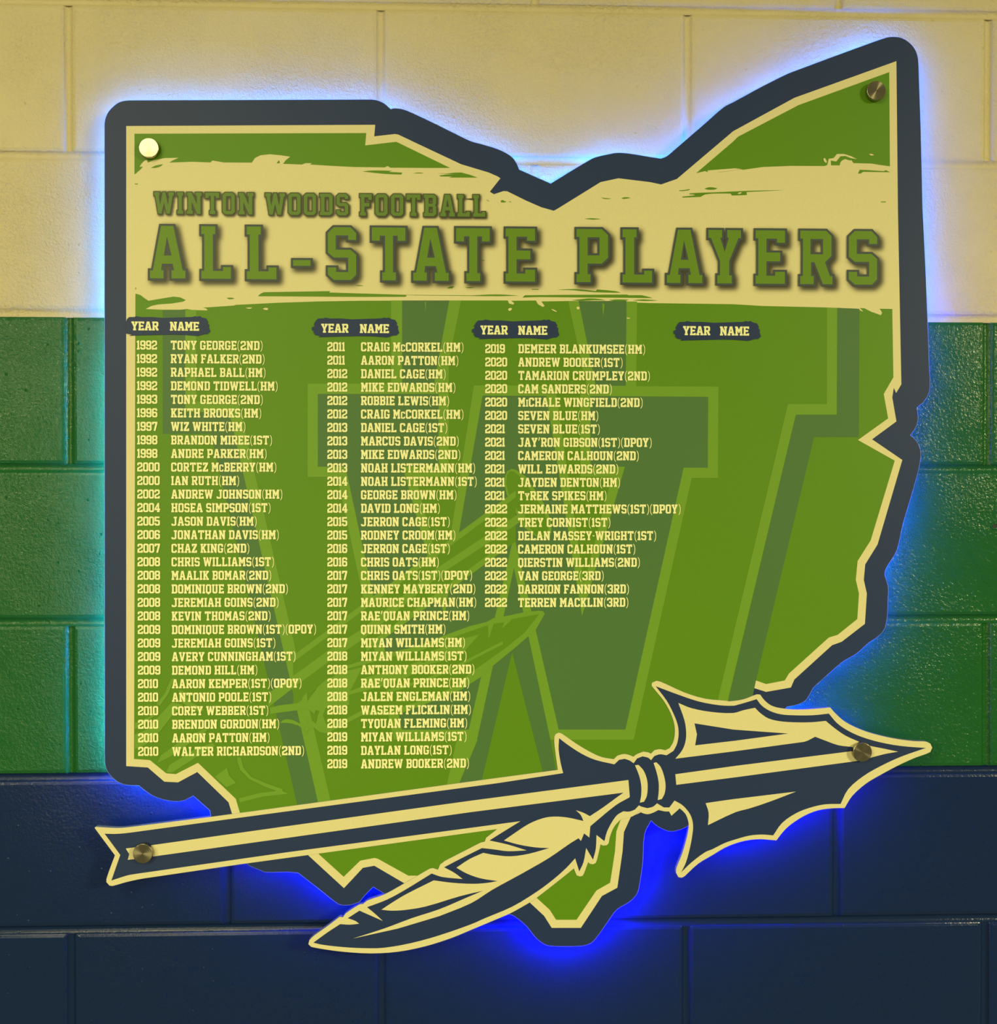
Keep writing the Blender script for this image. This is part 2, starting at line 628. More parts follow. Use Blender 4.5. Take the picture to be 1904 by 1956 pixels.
green_tl = (
    Z(0, 0, "978 973") + Z(450, 0, "950 968 942 1058 1165 1032 1180 1037 1560 1222 1400 1222 1125 1220 1105 1208 1085 1218 860 1215 700 1207 540 1197 555 1187 510 1187 480 1197 345 1192 365 1165 397 1140 330 1130 250 1122 180 1130 140 1150 118 1183") +
    Z(0, 0, "1750 1183 1630 1182 1545 1168 1530 1182 1400 1177 1230 1183 1260 1165 1300 1148 1200 1150 1120 1165 1075 1183 1070 1165 1055 1165 1030 1190 1015 1213 1040 1213 1020 1235 985 1265 978 1268"))
green_tr = (
    Z(1404, 0, "1120 525 1125 1210 1050 1200 990 1190 860 1187 845 1165 835 1168 800 1157 780 1165 765 1180 760 1203 697 1203 695 1168 735 1175 765 1137 800 1135 840 1150 887 1158 840 1135 790 1120 740 1120 715 1150 680 1155 670 1200 650 1208 400 1207 200 1215 60 1235 0 1224") +
    Z(900, 0, "1718 1240 1720 1252 1700 1245 1635 1260 1904 1030") + Z(1404, 0, "20 995 460 765"))

slivers = [
    Z(0, 0, "1098 1222 1130 1205 1185 1195 1170 1210 1130 1222"), Z(0, 0, "980 1336 1003 1336 1003 1342 982 1342"),
    Z(450, 0, "920 1247 1000 1240 1140 1243 1110 1250 1212 1256 1205 1270 1080 1265"),
    Z(450, 0, "1290 1262 1320 1256 1350 1257 1370 1262"),
    Z(450, 0, "1460 1262 1540 1262 1640 1255 1760 1292 1550 1292 1575 1285 1490 1284 1480 1277 1530 1270 1600 1268"),
    Z(450, 0, "298 1188 312 1170 318 1167 322 1187"),
    Z(450, 0, "1822 1450 1848 1465 1832 1461"),
    Z(900, 0, "215 1460 230 1455 240 1462 257 1466 240 1473 215 1472"), Z(900, 0, "270 1469 282 1465 295 1471"),
    Z(900, 0, "943 1437 975 1441 1020 1445 1000 1448 965 1446"), Z(900, 0, "1090 1443 1110 1436 1135 1435 1160 1440 1110 1447"),
    Z(900, 0, "1508 1385 1550 1382 1590 1375 1585 1383 1550 1389 1520 1390"),
    Z(900, 0, "1695 1373 1720 1364 1745 1362 1790 1369 1770 1379 1720 1380"),
    Z(1260, 350, "305 107 400 100 560 95 900 80 1300 70 1100 82 900 92 905 122 850 125 750 128 735 108 650 107 560 108 510 112 470 118 445 130 425 142 240 150 230 140 300 133 370 125 350 118 310 116", 5.44),
    Z(900, 350, "820 259 850 256 885 255 945 261 885 265"),
    Z(1404, 350, "1060 133 1095 133 1095 139 1060 139"),
    Z(450, 350, "870 745 900 742 935 746 900 748"), Z(450, 350, "1535 765 1560 752 1590 750 1575 765"),
    Z(450, 350, "1665 757 1740 757 1700 764"), Z(450, 350, "1790 560 1810 560 1810 564 1790 564"),
    Z(900, 350, "440 770 490 770 490 775 440 775"),
    Z(0, 350, "985 755 992 765 985 775"), Z(0, 350, "1648 834 1680 832 1708 838 1670 845"),
    Z(450, 350, "162 822 180 805 205 793 690 785 680 795 1235 812 1245 818 1235 826 900 827"),
    Z(900, 350, "-520 812 0 816 120 810 230 810 345 818 200 822 0 820 -400 816"),
    Z(900, 350, "372 832 390 815 700 812 1130 810 1150 815 1240 815 1320 836 1100 833 800 831 500 828"),
    Z(900, 350, "625 775 760 770 905 785 915 773 1050 785 1088 797 900 793 760 780"),
    Z(900, 350, "730 852 850 838 930 842 980 853 900 851 800 856"),
    Z(900, 350, "1000 850 1060 845 1145 847 1120 856 1040 857"), Z(900, 350, "1175 852 1250 845 1360 853 1270 857"),
    Z(1404, 0, "893 1262 905 1235 950 1237 1080 1245 1095 1238 1125 1253 930 1250 912 1262"),
]
flecks = [   # cream flecks printed over the green
    Z(1404, 0, "640 1155 650 1150 665 1175 660 1188 645 1175"), Z(1404, 0, "972 1122 990 1121 1010 1130 985 1133"),
    Z(0, 350, "1785 907 1830 905 1833 911 1810 914"), Z(450, 350, "198 915 215 907 237 910 235 922 218 923"),
    Z(450, 350, "75 908 100 905 115 910 95 914"),
    Z(900, 350, "268 917 280 908 295 910 293 922 278 930 268 925"), Z(900, 350, "580 917 595 918 622 933 618 937 600 930"),
    Z(900, 350, "766 902 778 898 788 905 785 917 773 920 765 911"), Z(900, 350, "1130 978 1155 980 1150 986 1130 986"),
    Z(1404, 0, "-130 1250 -60 1240 0 1232 20 1228 40 1231 -40 1243 -100 1251"),
    Z(1260, 350, "805 110 825 97 850 96 842 108 820 114", 5.44),
]

spear = (
    Z(0, 1300, "688 1070 697 1062 790 1068 880 1070 960 1062 1532 990") +
    Z(450, 1300, "1904 706") +
    Z(900, 1300, "628 648 605 480 603 410 612 388 635 377 660 385 760 455 870 520 950 555 1035 570 1060 545 1110 532 1150 540 1178 552 1200 535 1250 515 1290 522 1305 530 1330 505 1370 497 1410 505 1440 490 1465 450 1478 390 1475 320 1450 240 1400 150 1340 75 1310 38 1312 15 1345 0 1380 8 1550 85 1700 130 1850 145") +
    Z(1404, 1200, "-40 530 60 515 155 480 182 482 210 520 260 560 330 580 450 590 600 583 690 575 730 620 800 680 900 730 1000 765 1150 800 1300 820 1385 823 1418 838 1432 868 1418 900 1385 915 1300 945 1180 1000 1050 1070 950 1130 850 1220 795 1308 700 1310 600 1325 500 1365 400 1430") +
    Z(1360, 1480, "850 700 778 795 700 788 580 780 450 790 300 825 150 885 0 975", 6.347) +
    Z(900, 1500, "1650 570 1550 662 1530 672 1505 668 1487 635 1490 600 1530 500 1565 380 1578 310 1578 270 1560 215 1535 185 1515 168 1455 222 1437 190 1410 190 1360 180 1320 200 1280 210 1240 200 1220 188 1190 215 1155 232 1087 248 1040 300 1010 370 1000 420 985 436 955 438 940 430 935 455 915 540 905 565 885 575 860 570 850 560 820 640 810 658 790 663 765 655 745 605 640 690 475 818 425 852 265 940") +
    Z(550, 1500, "1330 1052 1190 1110 1000 1170 800 1210 600 1222 400 1210 250 1190 170 1175 148 1155 155 1125 185 1095 290 1020 375 955 400 958 420 930 520 865 545 862 580 835 700 792 845 712 940 657 1030 605 1055 600 1090 612 1105 575 1140 548 1400 415 1430 408 1440 380 1520 318 220 497") +
    Z(150, 1556, "1220 355 480 463 350 490 250 518 225 515 203 490 205 460 265 295"))

sp_navy = (
    Z(0, 1300, "762 1112 830 1114 900 1110 960 1103") + Z(450, 1300, "0 1000 1904 745") +
    Z(900, 1300, "668 672 650 600 635 500 638 418 700 465 800 530 900 575 1040 608 1075 575 1115 568 1150 580 1180 600 1205 565 1245 550 1285 560 1307 578 1330 548 1370 535 1420 542 1470 510 1495 460 1507 390 1500 320 1470 240 1420 145 1340 40 1500 100 1650 150 1800 178 1904 182") +
    Z(1404, 1200, "20 555 90 535 155 515 190 560 250 600 330 625 420 632 560 632 680 620 740 690 820 745 920 790 1050 828 1200 855 1385 870 1200 935 1050 1005 930 1075 820 1170 765 1277 650 1280 540 1305 440 1345 340 1415") +
    Z(1360, 1480, "738 732 600 722 450 735 300 775 150 825 0 900", 6.347) +
    Z(900, 1500, "1700 485 1600 560 1525 632 1560 560 1590 450 1608 350 1612 290 1600 230 1570 180 1530 140 1477 110 1440 160 1400 160 1350 130 1320 155 1280 165 1240 155 1218 145 1190 175 1150 190 1105 188 1060 215 1020 270 985 340 968 405 910 360 905 460 885 540 835 455 815 560 785 625 755 530 690 600 600 680 480 770 300 880 100 965") +
    Z(550, 1500, "1330 1010 1100 1090 900 1145 700 1180 550 1183 400 1175 250 1158 185 1143 285 1070 380 1008 450 1012 518 1005 490 985 435 965 520 910 690 985 630 930 575 885 720 830 850 760 1045 640 1120 665 1270 680 1210 635 1135 595 1250 535 1410 455 1500 465 1600 478 1735 472 1600 430 1465 400 1560 340 1690 260 0 485") +
    Z(150, 1556, "430 428 360 440 240 478 305 292"))

sp_cream = [
    # stripe of the shaft
    Z(150, 1556, "345 245 540 220") + Z(550, 1500, "0 295") + Z(900, 1300, "0 872 1142 722 1152 845 1120 812 0 955") +
    Z(550, 1500, "0 380") + Z(150, 1556, "400 323 360 327 370 285"),
    # feather vane with its quill
    Z(900, 1300, "1115 808 1146 800 1150 848 1050 905 865 1058 858 1140 820 1110 797 1165 780 1145") +
    Z(900, 1500, "720 420 560 530 360 645 150 760 0 855") +
    Z(550, 1500, "1100 950 800 1040 475 1112 700 1040 900 965 1100 900 1300 815 1418 765 1250 805 1000 880 850 905 750 910 680 903 760 850 860 790 1060 690 1200 708 1350 715 1450 708 1525 695 1400 675 1300 640 1225 598 1320 535 1420 490 1500 505 1620 515 1750 497 1900 455 1800 450 1680 430 1570 400 1650 345 1750 280") +
    Z(900, 1300, "520 1000 600 988 700 995 815 1020 795 975 760 942 815 960 862 985 960 920"),
    Z(900, 1300, "1190 615 1215 612 1250 650 1275 710 1282 770 1275 840 1255 880 1225 887 1235 830 1235 760 1220 690"),
    Z(900, 1300, "1325 598 1345 593 1375 625 1400 690 1412 760 1405 820 1385 860 1355 868 1362 810 1362 740 1348 670"),
    # spearhead, upper facet and central stripe
    Z(900, 1300, "1483 567 1530 510 1555 450 1562 380 1550 290 1505 162 1600 200 1750 228 1904 235") +
    Z(1404, 1200, "60 595 143 578 180 615 240 655 320 675 420 683 550 683 657 673 720 725 800 780 900 825 960 850 1080 875 1182 897 1080 915 880 965 0 1083") +
    Z(900, 1300, "1490 757 1483 680") +
    Z(1404, 1200, "0 1000 850 893 850 862 750 850 650 815 580 788 500 825 0 893"),
    Z(900, 1300, "1703 890") + Z(1404, 1200, "0 1240 440 1187 250 1260 100 1310 0 1337") + Z(900, 1300, "1720 1050 1725 960"),
]
sp_tri = Z(900, 1300, "1622 310 1904 355") + Z(1404, 1200, "150 748 385 765 0 817") + Z(900, 1300, "1627 470 1640 390")

outer_s = smooth(outer, 30)
board = slab('board_panel', outer_s, BACK, FRONT - 0.00001, ACRYL, sign)
board['label'] = 'flat state-outline board with a navy edge'
spear_s = smooth(spear, 30)
spearp = slab('spear_panel', spear_s, BACK, FRONT + 0.0004, ACRYL, sign)
spearp['label'] = 'navy and cream feathered spear across the bottom of the board'

face_mesh('border_print', [offset(outer_s, -0.7)], NAVY, 1, board)
face_mesh('state_print', [cream], CREAM, 2, board)
face_mesh('field_print', [green_main], GREEN, 3, board)
face_mesh('field_print', [green_tl], GREEN, 3, board)
face_mesh('field_print', [green_tr], GREEN, 3, board)


def many(name, loops, mat, lay, parent):
    for i, lp in enumerate(loops):
        many1(name, [lp], mat, lay + 0.03 * i, parent)


def many1(name, loops, mat, lay, parent):
    V_, F = [], []
    for lp in loops:
        if not isinstance(lp[0][0], (int, float)):
            grp = lp
        else:
            grp = [lp]
        wl = [[(W(x, y, FRONT)[0] - ORX, W(x, y, FRONT)[1] - ORZ) for x, y in g] for g in grp]
        v, f = tri(wl)
        s = len(V_)
        V_ += v
        F += [tuple(i + s for i in t) for t in f]
    return mesh2d(name, V_, F, mat, lay, parent)


many('brush_mark_print', [smooth(s_, 40, 2) for s_ in slivers], GREEN, 4, board)

# ------------------------------------------------------------------ watermark artwork in the green
ring_dark = [
    [(311, 592), (354, 592), (354, 787), (438, 787), (607.6, 1531), (606, 1545), (569, 1545), (567, 1534), (403, 829), (311, 829)],
    [(1598.5, 588), (1641, 590), (1640, 835), (1554.4, 835), (1444, 1297.6), (1434, 1345), (1389, 1345), (1519.7, 792.4), (1597.7, 792.4)],
    [(982, 1085), (1051, 1413), (1062, 1473), (1038, 1480), (978, 1245), (920, 1490), (875, 1497), (893, 1414), (910, 1413)],
]
ring_light = [
    [(354, 592), (375, 592), (375, 767), (455, 767), (631, 1528), (633, 1540), (608, 1540), (607, 1531), (438, 787), (354, 787)],
    [(1578.6, 588), (1598.5, 588), (1597.7, 792), (1519.7, 792), (1391.6, 1330), (1388, 1350), (1368, 1350), (1372, 1330), (1504.5, 772), (1578.5, 772)],
    [(893, 1410), (912, 1413), (876, 1498), (853, 1500), (872, 1413)],
    [(746.7, 574), (880.7, 574), (857, 690), (857, 740), (746.7, 740)],
    [(1085, 576), (1216.4, 576), (1215, 742), (1121, 742)],
]
trap_dark = [
    [(768, 574), (858, 574), (829, 733), (768, 733)],
    [(1105, 575), (1196.5, 575), (1195, 737), (1137.7, 737)],
]
bigW = [(587.5, 733), (857, 733), (862, 738), (857, 911), (794, 911), (846, 1114), (905, 736), (1060, 737), (1115, 1114),
        (1168, 911), (1108, 911), (1108, 737), (1372, 738.6), (1371, 913), (1321, 913), (1210, 1413), (1051, 1413),
        (981.5, 1085), (911, 1413), (752, 1413), (644, 911), (587.5, 911)]
bigW[1:3] = [(857, 733)]
many('watermark_print', ring_dark, GDARK, 5, board)
many('watermark_print', ring_light, GLIGHT, 5.5, board)
many('watermark_print', trap_dark, GDARK, 6, board)
many('watermark_print', [bigW], GLIGHT, 6.5, board)
many('watermark_print', [offset(bigW, -19.5, 3.2)], GDARK, 7, board)
many('watermark_print', [Z(700, 560, "424 65 434 65 430 135"), Z(700, 560, "1715 75 1728 80 1728 110 1722 165 1716 120")], GLIGHT, 7.2, board)

SH = lambda o0, o1, xa_=985, xb_=560: [(xa_, 938 + .741 * (983.6 - xa_) + o0), (xb_, 938 + .741 * (983.6 - xb_) + o0),
                                       (xb_, 938 + .741 * (983.6 - xb_) + o1), (xa_, 938 + .741 * (983.6 - xa_) + o1)]
Y8 = 7.933
V6 = 6.347
butt = Z(860, 880, "850 500 825 380 825 250 860 160 930 125 1000 140 1140 240 1280 440 1400 620 1480 780 1530 960 1530 1080 1500 1160 1300 1150 1100 1000", Y8)
butt_in = Z(860, 880, "880 500 845 340 860 215 905 160 960 162 1080 260 1220 450 1350 650 1430 810 1485 980 1480 1100 1400 1130 1300 1130 1100 900", Y8)
f2_out = (Z(700, 930, "880 980 920 955 1010 940 1130 915 1250 900 1285 905 1295 925 1270 970 1230 1040 1080 1170 920 1300 820 1390 740 1440") +
          Z(660, 1130, "1400 1190 900 1390 600 1500 200 1500", V6) +
          Z(440, 1180, "1180 1400 1080 1385 1025 1340 1060 1180 1240 720 1400 580", V6) + Z(660, 1130, "240 830 550 735 880 660 1200 530 1500 420", V6))
f2_in = (Z(700, 930, "885 1000 1000 985 1060 960 1255 925 1150 1060 1000 1180 760 1350 690 1405") +
         Z(660, 1130, "1300 1160 900 1330 500 1450 200 1440", V6) + Z(440, 1180, "1180 1340 1120 1180 1300 760 1430 610", V6) +
         Z(660, 1130, "240 880 550 790 900 720 1200 590 1725 405", V6))
vane = (Z(440, 1180, "480 1165 480 1090 600 1060 855 1030 880 960 925 905 940 1005 1000 920 1070 830 1165 745 1440 635 1600 600 1450 890 1600 830", V6) +
        Z(660, 1130, "240 1040 560 960 900 840 1000 900 760 1030 500 1130 240 1200 40 1250", V6) +
        Z(440, 1180, "1440 1055 1180 1085 1110 1090 1090 1130 1035 1120 1020 1170 950 1110 850 1115", V6))
ghost_light = [
    vane,
    Z(660, 1130, "1904 600 1904 640 1430 880 1000 1080 560 1215 480 1200 1000 1040 1430 845", V6),
    Z(660, 1130, "1620 520 1420 745 1150 850 900 900 1050 780 900 770 1150 680 1440 565", V6),
    Z(660, 1130, "1725 405 1800 378 1765 480 1735 572", V6),
    Z(700, 930, "985 1030 1000 985 1060 962"),
    Z(440, 1180, "600 1275 640 1238 690 1228 760 1238 860 1290 905 1322 935 1325 935 1250 960 1218 1060 1300 1140 1345 1160 1400 1100 1390 1025 1335 960 1330 925 1400 880 1340 820 1305 740 1280 680 1272", V6),
    Z(240, 1280, "550 110 600 90 520 290 420 430 370 410 470 290", V6),
    Z(240, 1280, "560 390 700 420 560 560 420 740 250 900 110 960 110 780 260 720 400 560", V6),
    Z(240, 1280, "110 640 300 560 370 470 410 500 250 640 110 720", V6),
    Z(240, 1280, "380 1130 430 1030 640 880 860 760 960 700 990 730 760 900 560 1040", V6),
    Z(240, 1280, "490 1240 530 1150 850 950 1060 880 1090 920 880 1040 570 1240", V6),
    Z(240, 1280, "1080 1290 1230 1180 1260 1280 1340 1365 1225 1420", V6),
    Z(240, 1280, "1350 1050 1400 1060 1430 1180 1520 1290 1700 1370 1904 1440 1904 1490 1680 1410 1500 1320 1390 1210 1355 1110", V6),
    Z(240, 1180, "1120 1250 1187 1280 1000 1300 830 1342 822 1312 980 1272 1080 1262"),
    Z(240, 1280, "640 240 700 250 780 380 900 440 960 480 900 520 780 450 690 400", V6),
]
many('watermark_print', [butt], GLIGHT, 8, board)
many('watermark_print', [butt_in], GREEN, 8.5, board)
many('watermark_print', [SH(0, 97)], GREEN, 9, board)
many('watermark_print', [SH(0, 13), SH(84, 97, 960, 700),
     [(1000, 975), (831, 1087.6), (690.5, 1202), (626, 1243), (578.7, 1277.7), (515.6, 1321.8), (511, 1352), (578.7, 1299.7), (626, 1265), (692, 1222), (847, 1093), (1004, 990)]],
     GLIGHT, 9.5, board)
many('watermark_print', [f2_out], GLIGHT, 10, board)
many('watermark_print', [f2_in], GREEN, 10.5, board)
many('watermark_print', ghost_light, GLIGHT, 11, board)
many('fleck_print', [smooth(s_, 60, 2) for s_ in flecks], CREAM, 11.5, board)

# ------------------------------------------------------------------ spear print
face_mesh('spear_edge_print', [offset(spear_s, -0.3)], CREAM, 12, spearp)
face_mesh('spear_body_print', [smooth(sp_navy, 26)], NAVY, 13, spearp)
for i, lp in enumerate(sp_cream):
    face_mesh('spear_detail_print', [smooth(lp, 26)], CREAM, 14 + .1 * i, spearp)
face_mesh('spear_facet_print', [sp_tri], NAVY, 15, spearp)

# ------------------------------------------------------------------ varsity slab alphabet (cap height 100)
G = {
 'A': ("0 0 25.6 0 25.6 15.5 21 15.5 22.5 27.8 43 27.8 45.5 15.5 40.8 15.5 40.8 0 67 0 67 15 62 15 44.5 100 20.9 100 5.5 15 0 15", "32.3 80 26.3 43.6 40.8 43.6"),
 'B': ("0 100 46 100 57 90 57 60 51 51 57 43 57 10 46 0 0 0 0 15 5.5 15 5.5 85 0 85", "21.5 85 41 85 41 58 21.5 58", "21.5 43.5 41 43.5 41 15 21.5 15"),
 'C': ("11 100 45 100 56 89 56 70 40 70 40 84.5 16 84.5 16 15.5 40 15.5 40 28 56 28 56 11 45 0 11 0 0 11 0 89",),
 'D': ("0 100 47 100 59 89 59 11 47 0 0 0 0 15 5.5 15 5.5 85 0 85", "21.5 84.5 43 84.5 43 15.5 21.5 15.5"),
 'E': ("0 100 55.5 100 55.5 77 40.5 77 40.5 84.5 20.5 84.5 20.5 58.5 46.5 58.5 46.5 42 20.5 42 20.5 15 37 15 37 22.5 55.5 22.5 55.5 0 0 0 0 15 5 15 5 85 0 85",),
 'F': ("0 100 55 100 55 73 40 73 40 84.5 21 84.5 21 58 44 58 44 42 21 42 21 15 28 15 28 0 0 0 0 15 5.5 15 5.5 85 0 85",),
 'G': ("11 100 45 100 56 89 56 68 40 68 40 84.5 16 84.5 16 15.5 40 15.5 40 36 31 36 31 50 58 50 58 36 56 36 56 11 45 0 11 0 0 11 0 89",),
 'H': ("0 100 27 100 27 85 21.5 85 21.5 58 44.5 58 44.5 85 39 85 39 100 66 100 66 85 60.5 85 60.5 15 66 15 66 0 39 0 39 15 44.5 15 44.5 42 21.5 42 21.5 15 27 15 27 0 0 0 0 15 5.5 15 5.5 85 0 85",),
 'I': ("0 0 27 0 27 15 21.5 15 21.5 85 27 85 27 100 0 100 0 85 5.5 85 5.5 15 0 15",),
 'J': ("25 100 58 100 58 85 52 85 52 11 41 0 9 0 0 9 0 22 14 22 14 15 36 15 36 85 25 85",),
 'K': ("0 100 26 100 26 85 21.5 85 21.5 62 38 85 34 85 34 100 62 100 62 85 56 85 38 56 55 15 62 15 62 0 34 0 34 15 38 15 27 42 21.5 34 21.5 15 26 15 26 0 0 0 0 15 5.5 15 5.5 85 0 85",),
 'L': ("0 0 56 0 56 22.5 41 22.5 41 15 22 15 22 85 26.5 85 26.5 100 0 100 0 85 5.5 85 5.5 15 0 15",),
 'M': ("0 100 22 100 37 62 52 100 74 100 74 85 68.5 85 68.5 15 74 15 74 0 47 0 47 15 52.5 15 52.5 60 41 30 33 30 21.5 60 21.5 15 27 15 27 0 0 0 0 15 5.5 15 5.5 85 0 85",),
 'N': ("0 100 22 100 46 45 46 85 40 85 40 100 68 100 68 85 62.5 85 62.5 0 47 0 21.5 58 21.5 15 27 15 27 0 0 0 0 15 5.5 15 5.5 85 0 85",),
 'O': ("11 100 45 100 56 89 56 11 45 0 11 0 0 11 0 89", "16 84.5 40 84.5 40 15.5 16 15.5"),
 'P': ("0 100 48 100 59.6 89 59.6 46 48 35 21 35 21 15 26.5 15 26.5 0 0 0 0 15 5.5 15 5.5 85 0 85", "21 84.5 43.5 84.5 43.5 50.5 21 50.5"),
 'Q': ("11 100 45 100 56 89 56 11 45 0 38 0 35 -9 21 -9 18 0 11 0 0 11 0 89", "16 84.5 40 84.5 40 15.5 16 15.5"),
 'R': ("0 100 49 100 59 90 59 53 47 41 56.5 15 61 15 61 0 43 0 27 41 20.5 41 20.5 15 25.5 15 25.5 0 0 0 0 15 5 15 5 85 0 85", "19.4 84.5 43 84.5 43 56 19.4 56"),
 'S': ("11.3 100 43 100 53.6 89 53.6 76 38.5 76 38.5 84.5 15 84.5 15 57.3 43 57.3 53.6 48 53.6 10 44 0 11.3 0 0 10 0 23.6 15.8 23.6 15.8 15 38.5 15 38.5 42.4 11.3 42.4 0 52 0 89",),
 'T': ("0 100 63.6 100 63.6 75 49 75 49 84.5 40 84.5 40 15 45.5 15 45.5 0 19.5 0 19.5 15 25 15 25 84.5 15 84.5 15 75 0 75",),
 'U': ("0 100 27 100 27 85 21.5 85 21.5 15.5 42 15.5 42 85 36.5 85 36.5 100 63.5 100 63.5 85 58 85 58 11 47 0 16.5 0 5.5 11 5.5 85 0 85",),
 'V': ("0 100 27 100 27 85 22 85 33 34 44 85 39 85 39 100 66 100 66 85 60.5 85 42 0 24 0 5.5 85 0 85",),
 'W': ("0 100 25 100 25 85 21 85 28 40 39 100 52 100 64 40 70 85 66 85 66 100 91 100 91 85 86 85 72 0 57 0 45.5 52 34 0 19 0 5 85 0 85",),
 'Y': ("0 100 25.8 100 25.8 86 22.5 85 31 59 38.5 85 35.7 86 35.7 100 61.6 100 61.6 85 57 85 39.5 42 39.5 15 44.4 15 44.4 0 17 0 17 15 22 15 22 42 5 85 0 85",),
 'Z': ("2 100 55 100 55 85 22 15 40 15 40 26 56 26 56 0 0 0 0 15 33 85 17 85 17 74 2 74",),
 '1': ("0 0 30 0 30 14 24 14 24 100 12 100 0 91 0 78 8 80 8 14 0 14",),
 '2': ("0 70 16 70 16 84.5 41 84.5 41 60 11 46 0 36 0 0 57 0 57 26 42 26 42 15.5 16 15.5 16 32 46 47 57 57 57 89 46 100 11 100 0 89",),
 '3': ("11 100 46 100 57 89 57 60 51 51 57 43 57 11 46 0 11 0 0 11 0 28 16 28 16 15.5 41 15.5 41 43 24 43 24 58 41 58 41 84.5 16 84.5 16 72 0 72 0 89",),
 '4': ("34 100 49 100 49 36 60 36 60 22 49 22 49 14 54 14 54 0 27 0 27 14 33 14 33 22 0 22 0 36", "33 72 16 36 33 36"),
 '5': ("0 100 53 100 53 84.5 16 84.5 16 62 46 62 57 51 57 11 46 0 11 0 0 11 0 28 16 28 16 15.5 41 15.5 41 46.5 0 46.5",),
 '6': ("11 100 46 100 57 89 57 72 41 72 41 84.5 16 84.5 16 60 46 60 57 49 57 11 46 0 11 0 0 11 0 89", "16 45 41 45 41 15.5 16 15.5"),
 '7': ("0 100 57 100 57 84 36 0 18 0 38 84.5 15 84.5 15 72 0 72",),
 '8': ("11 100 46 100 57 89 57 60 51 51 57 43 57 11 46 0 11 0 0 11 0 43 6 51 0 60 0 89", "16 84.5 41 84.5 41 58 16 58", "16 43 41 43 41 15.5 16 15.5"),
 "(": ("20 106 24 106 14 88 8.5 66 7.5 45 8.5 24 14 2 24 -17 20 -17 8 1 3.5 22 2.5 45 3.5 68 8 89",),
 "'": ("7 106 21 106 10 68 1 68",),
 '-': ("0 54 21 54 21 43 0 43",),
 '~': ("0 37 33 37 33 26 0 26",),
}
GL = {}
for k_, t in G.items():
    lps = []
    for s_ in t:
        v = [float(q) for q in s_.split()]
        lps.append([(v[i], v[i + 1]) for i in range(0, len(v), 2)])
    GL[k_] = lps
GL['0'] = GL['O']
GL['9'] = [[(57 - x, 100 - y) for x, y in lp] for lp in GL['6']]
GL[')'] = [[(26 - x, y) for x, y in lp] for lp in GL['(']]
GW = {k_: max(x for lp in v for x, _ in lp) for k_, v in GL.items()}
GW['('] = 25
GW[')'] = 25


def glyph(ch, off):
    lps = GL[ch]
    if off == 0 or ch in "()'-":
        if ch in "()" and off:
            return [offset(lps[0], 1.2)]
        return [list(l) for l in lps]
    out = [offset(lps[0], off)]
    for h in lps[1:]:
        out.append(offset(h, -off))
    return out


_cache = {}


def gtri(ch, off):
    if (ch, off) not in _cache:
        _cache[(ch, off)] = tri(glyph(ch, off))
    return _cache[(ch, off)]


def lay_text(txt, gap=8.0, space=30.0):
    x, out = 0.0, []
    for ch in txt:
        if ch == ' ':
            x += space
            continue
        k_ = 1.0
        if ch.islower():
            k_, ch = 0.78, ch.upper()
        out.append((ch, x, k_))
        x += GW[ch] * k_ + gap
    return out, x - gap


def text_mesh(name, txt, px, py, ppu, mat, lay, parent, off=0.0, gap=8.0, sx=1.0, width=None):
    """Text with its left baseline corner at photo pixel (px,py); ppu = photo pixels per unit."""
    x0, z0 = W(px, py, FRONT)
    m_per_px = (W(px + 50, py, FRONT)[0] - x0) / 50
    u = ppu * m_per_px
    g, wd = lay_text(txt, gap)
    if width:
        sx = width / (wd * ppu)
    V_, F = [], []
    for ch, gx, k_ in g:
        v, f = gtri(ch, off)
        s = len(V_)
        V_ += [(x0 - ORX + (gx + x * k_) * u * sx, z0 - ORZ + y * k_ * u) for x, y in v]
        F += [tuple(i + s for i in t) for t in f]
    return mesh2d(name, V_, F, mat, lay, parent)


# headline letters ---------------------------------------------------------
def letter(name, ch, px, py, ppu, edge, m_edge, m_fill, lay):
    x0, z0 = W(px, py, FRONT)
    u = ppu * (W(px + 50, py, FRONT)[0] - x0) / 50
    v, f = tri(glyph(ch, edge / ppu))
    e = mesh2d(name, [(x0 - ORX + x * u, z0 - ORZ + y * u) for x, y in v], f, m_edge, lay, sign)
    v, f = gtri(ch, 0)
    mesh2d('letter_fill', [(x0 - ORX + x * u, z0 - ORZ + y * u) for x, y in v], f, m_fill, lay + 1, e)


title = [('A', 287), ('L', 385), ('L', 471.8), ('~', 560), ('S', 626.3), ('T', 710.3), ('A', 789.3), ('T', 871.1), ('E', 965.7),
         ('P', 1100.8), ('L', 1188.5), ('A', 1273.2), ('Y', 1352.3), ('E', 1442.4), ('R', 1527.5), ('S', 1620.2)]
sub = [('W', 295), ('I', 339), ('N', 357.5), ('T', 392.7), ('O', 425.5), ('N', 456.3), ('W', 507), ('O', 551), ('O', 580.6),
       ('D', 611), ('S', 643), ('F', 687.3), ('O', 717), ('O', 747), ('T', 776.5), ('B', 809.6), ('A', 841), ('L', 874), ('L', 903.5)]
T_PPU, S_PPU = 1.008, 0.412
tb = lambda x: 531.8 + (x - 287) / 1333 * 12.0
sb = lambda x: 408.3 + (x - 295) / 608 * 5.8
# drop shadow raster
gx0, gx1, gy0, gy1, st = 276.0, 1716.0, 352.0, 572.0, 1.5
nx, ny = int((gx1 - gx0) / st), int((gy1 - gy0) / st)
XX, YY = np.meshgrid(gx0 + np.arange(nx) * st, gy0 + np.arange(ny) * st)


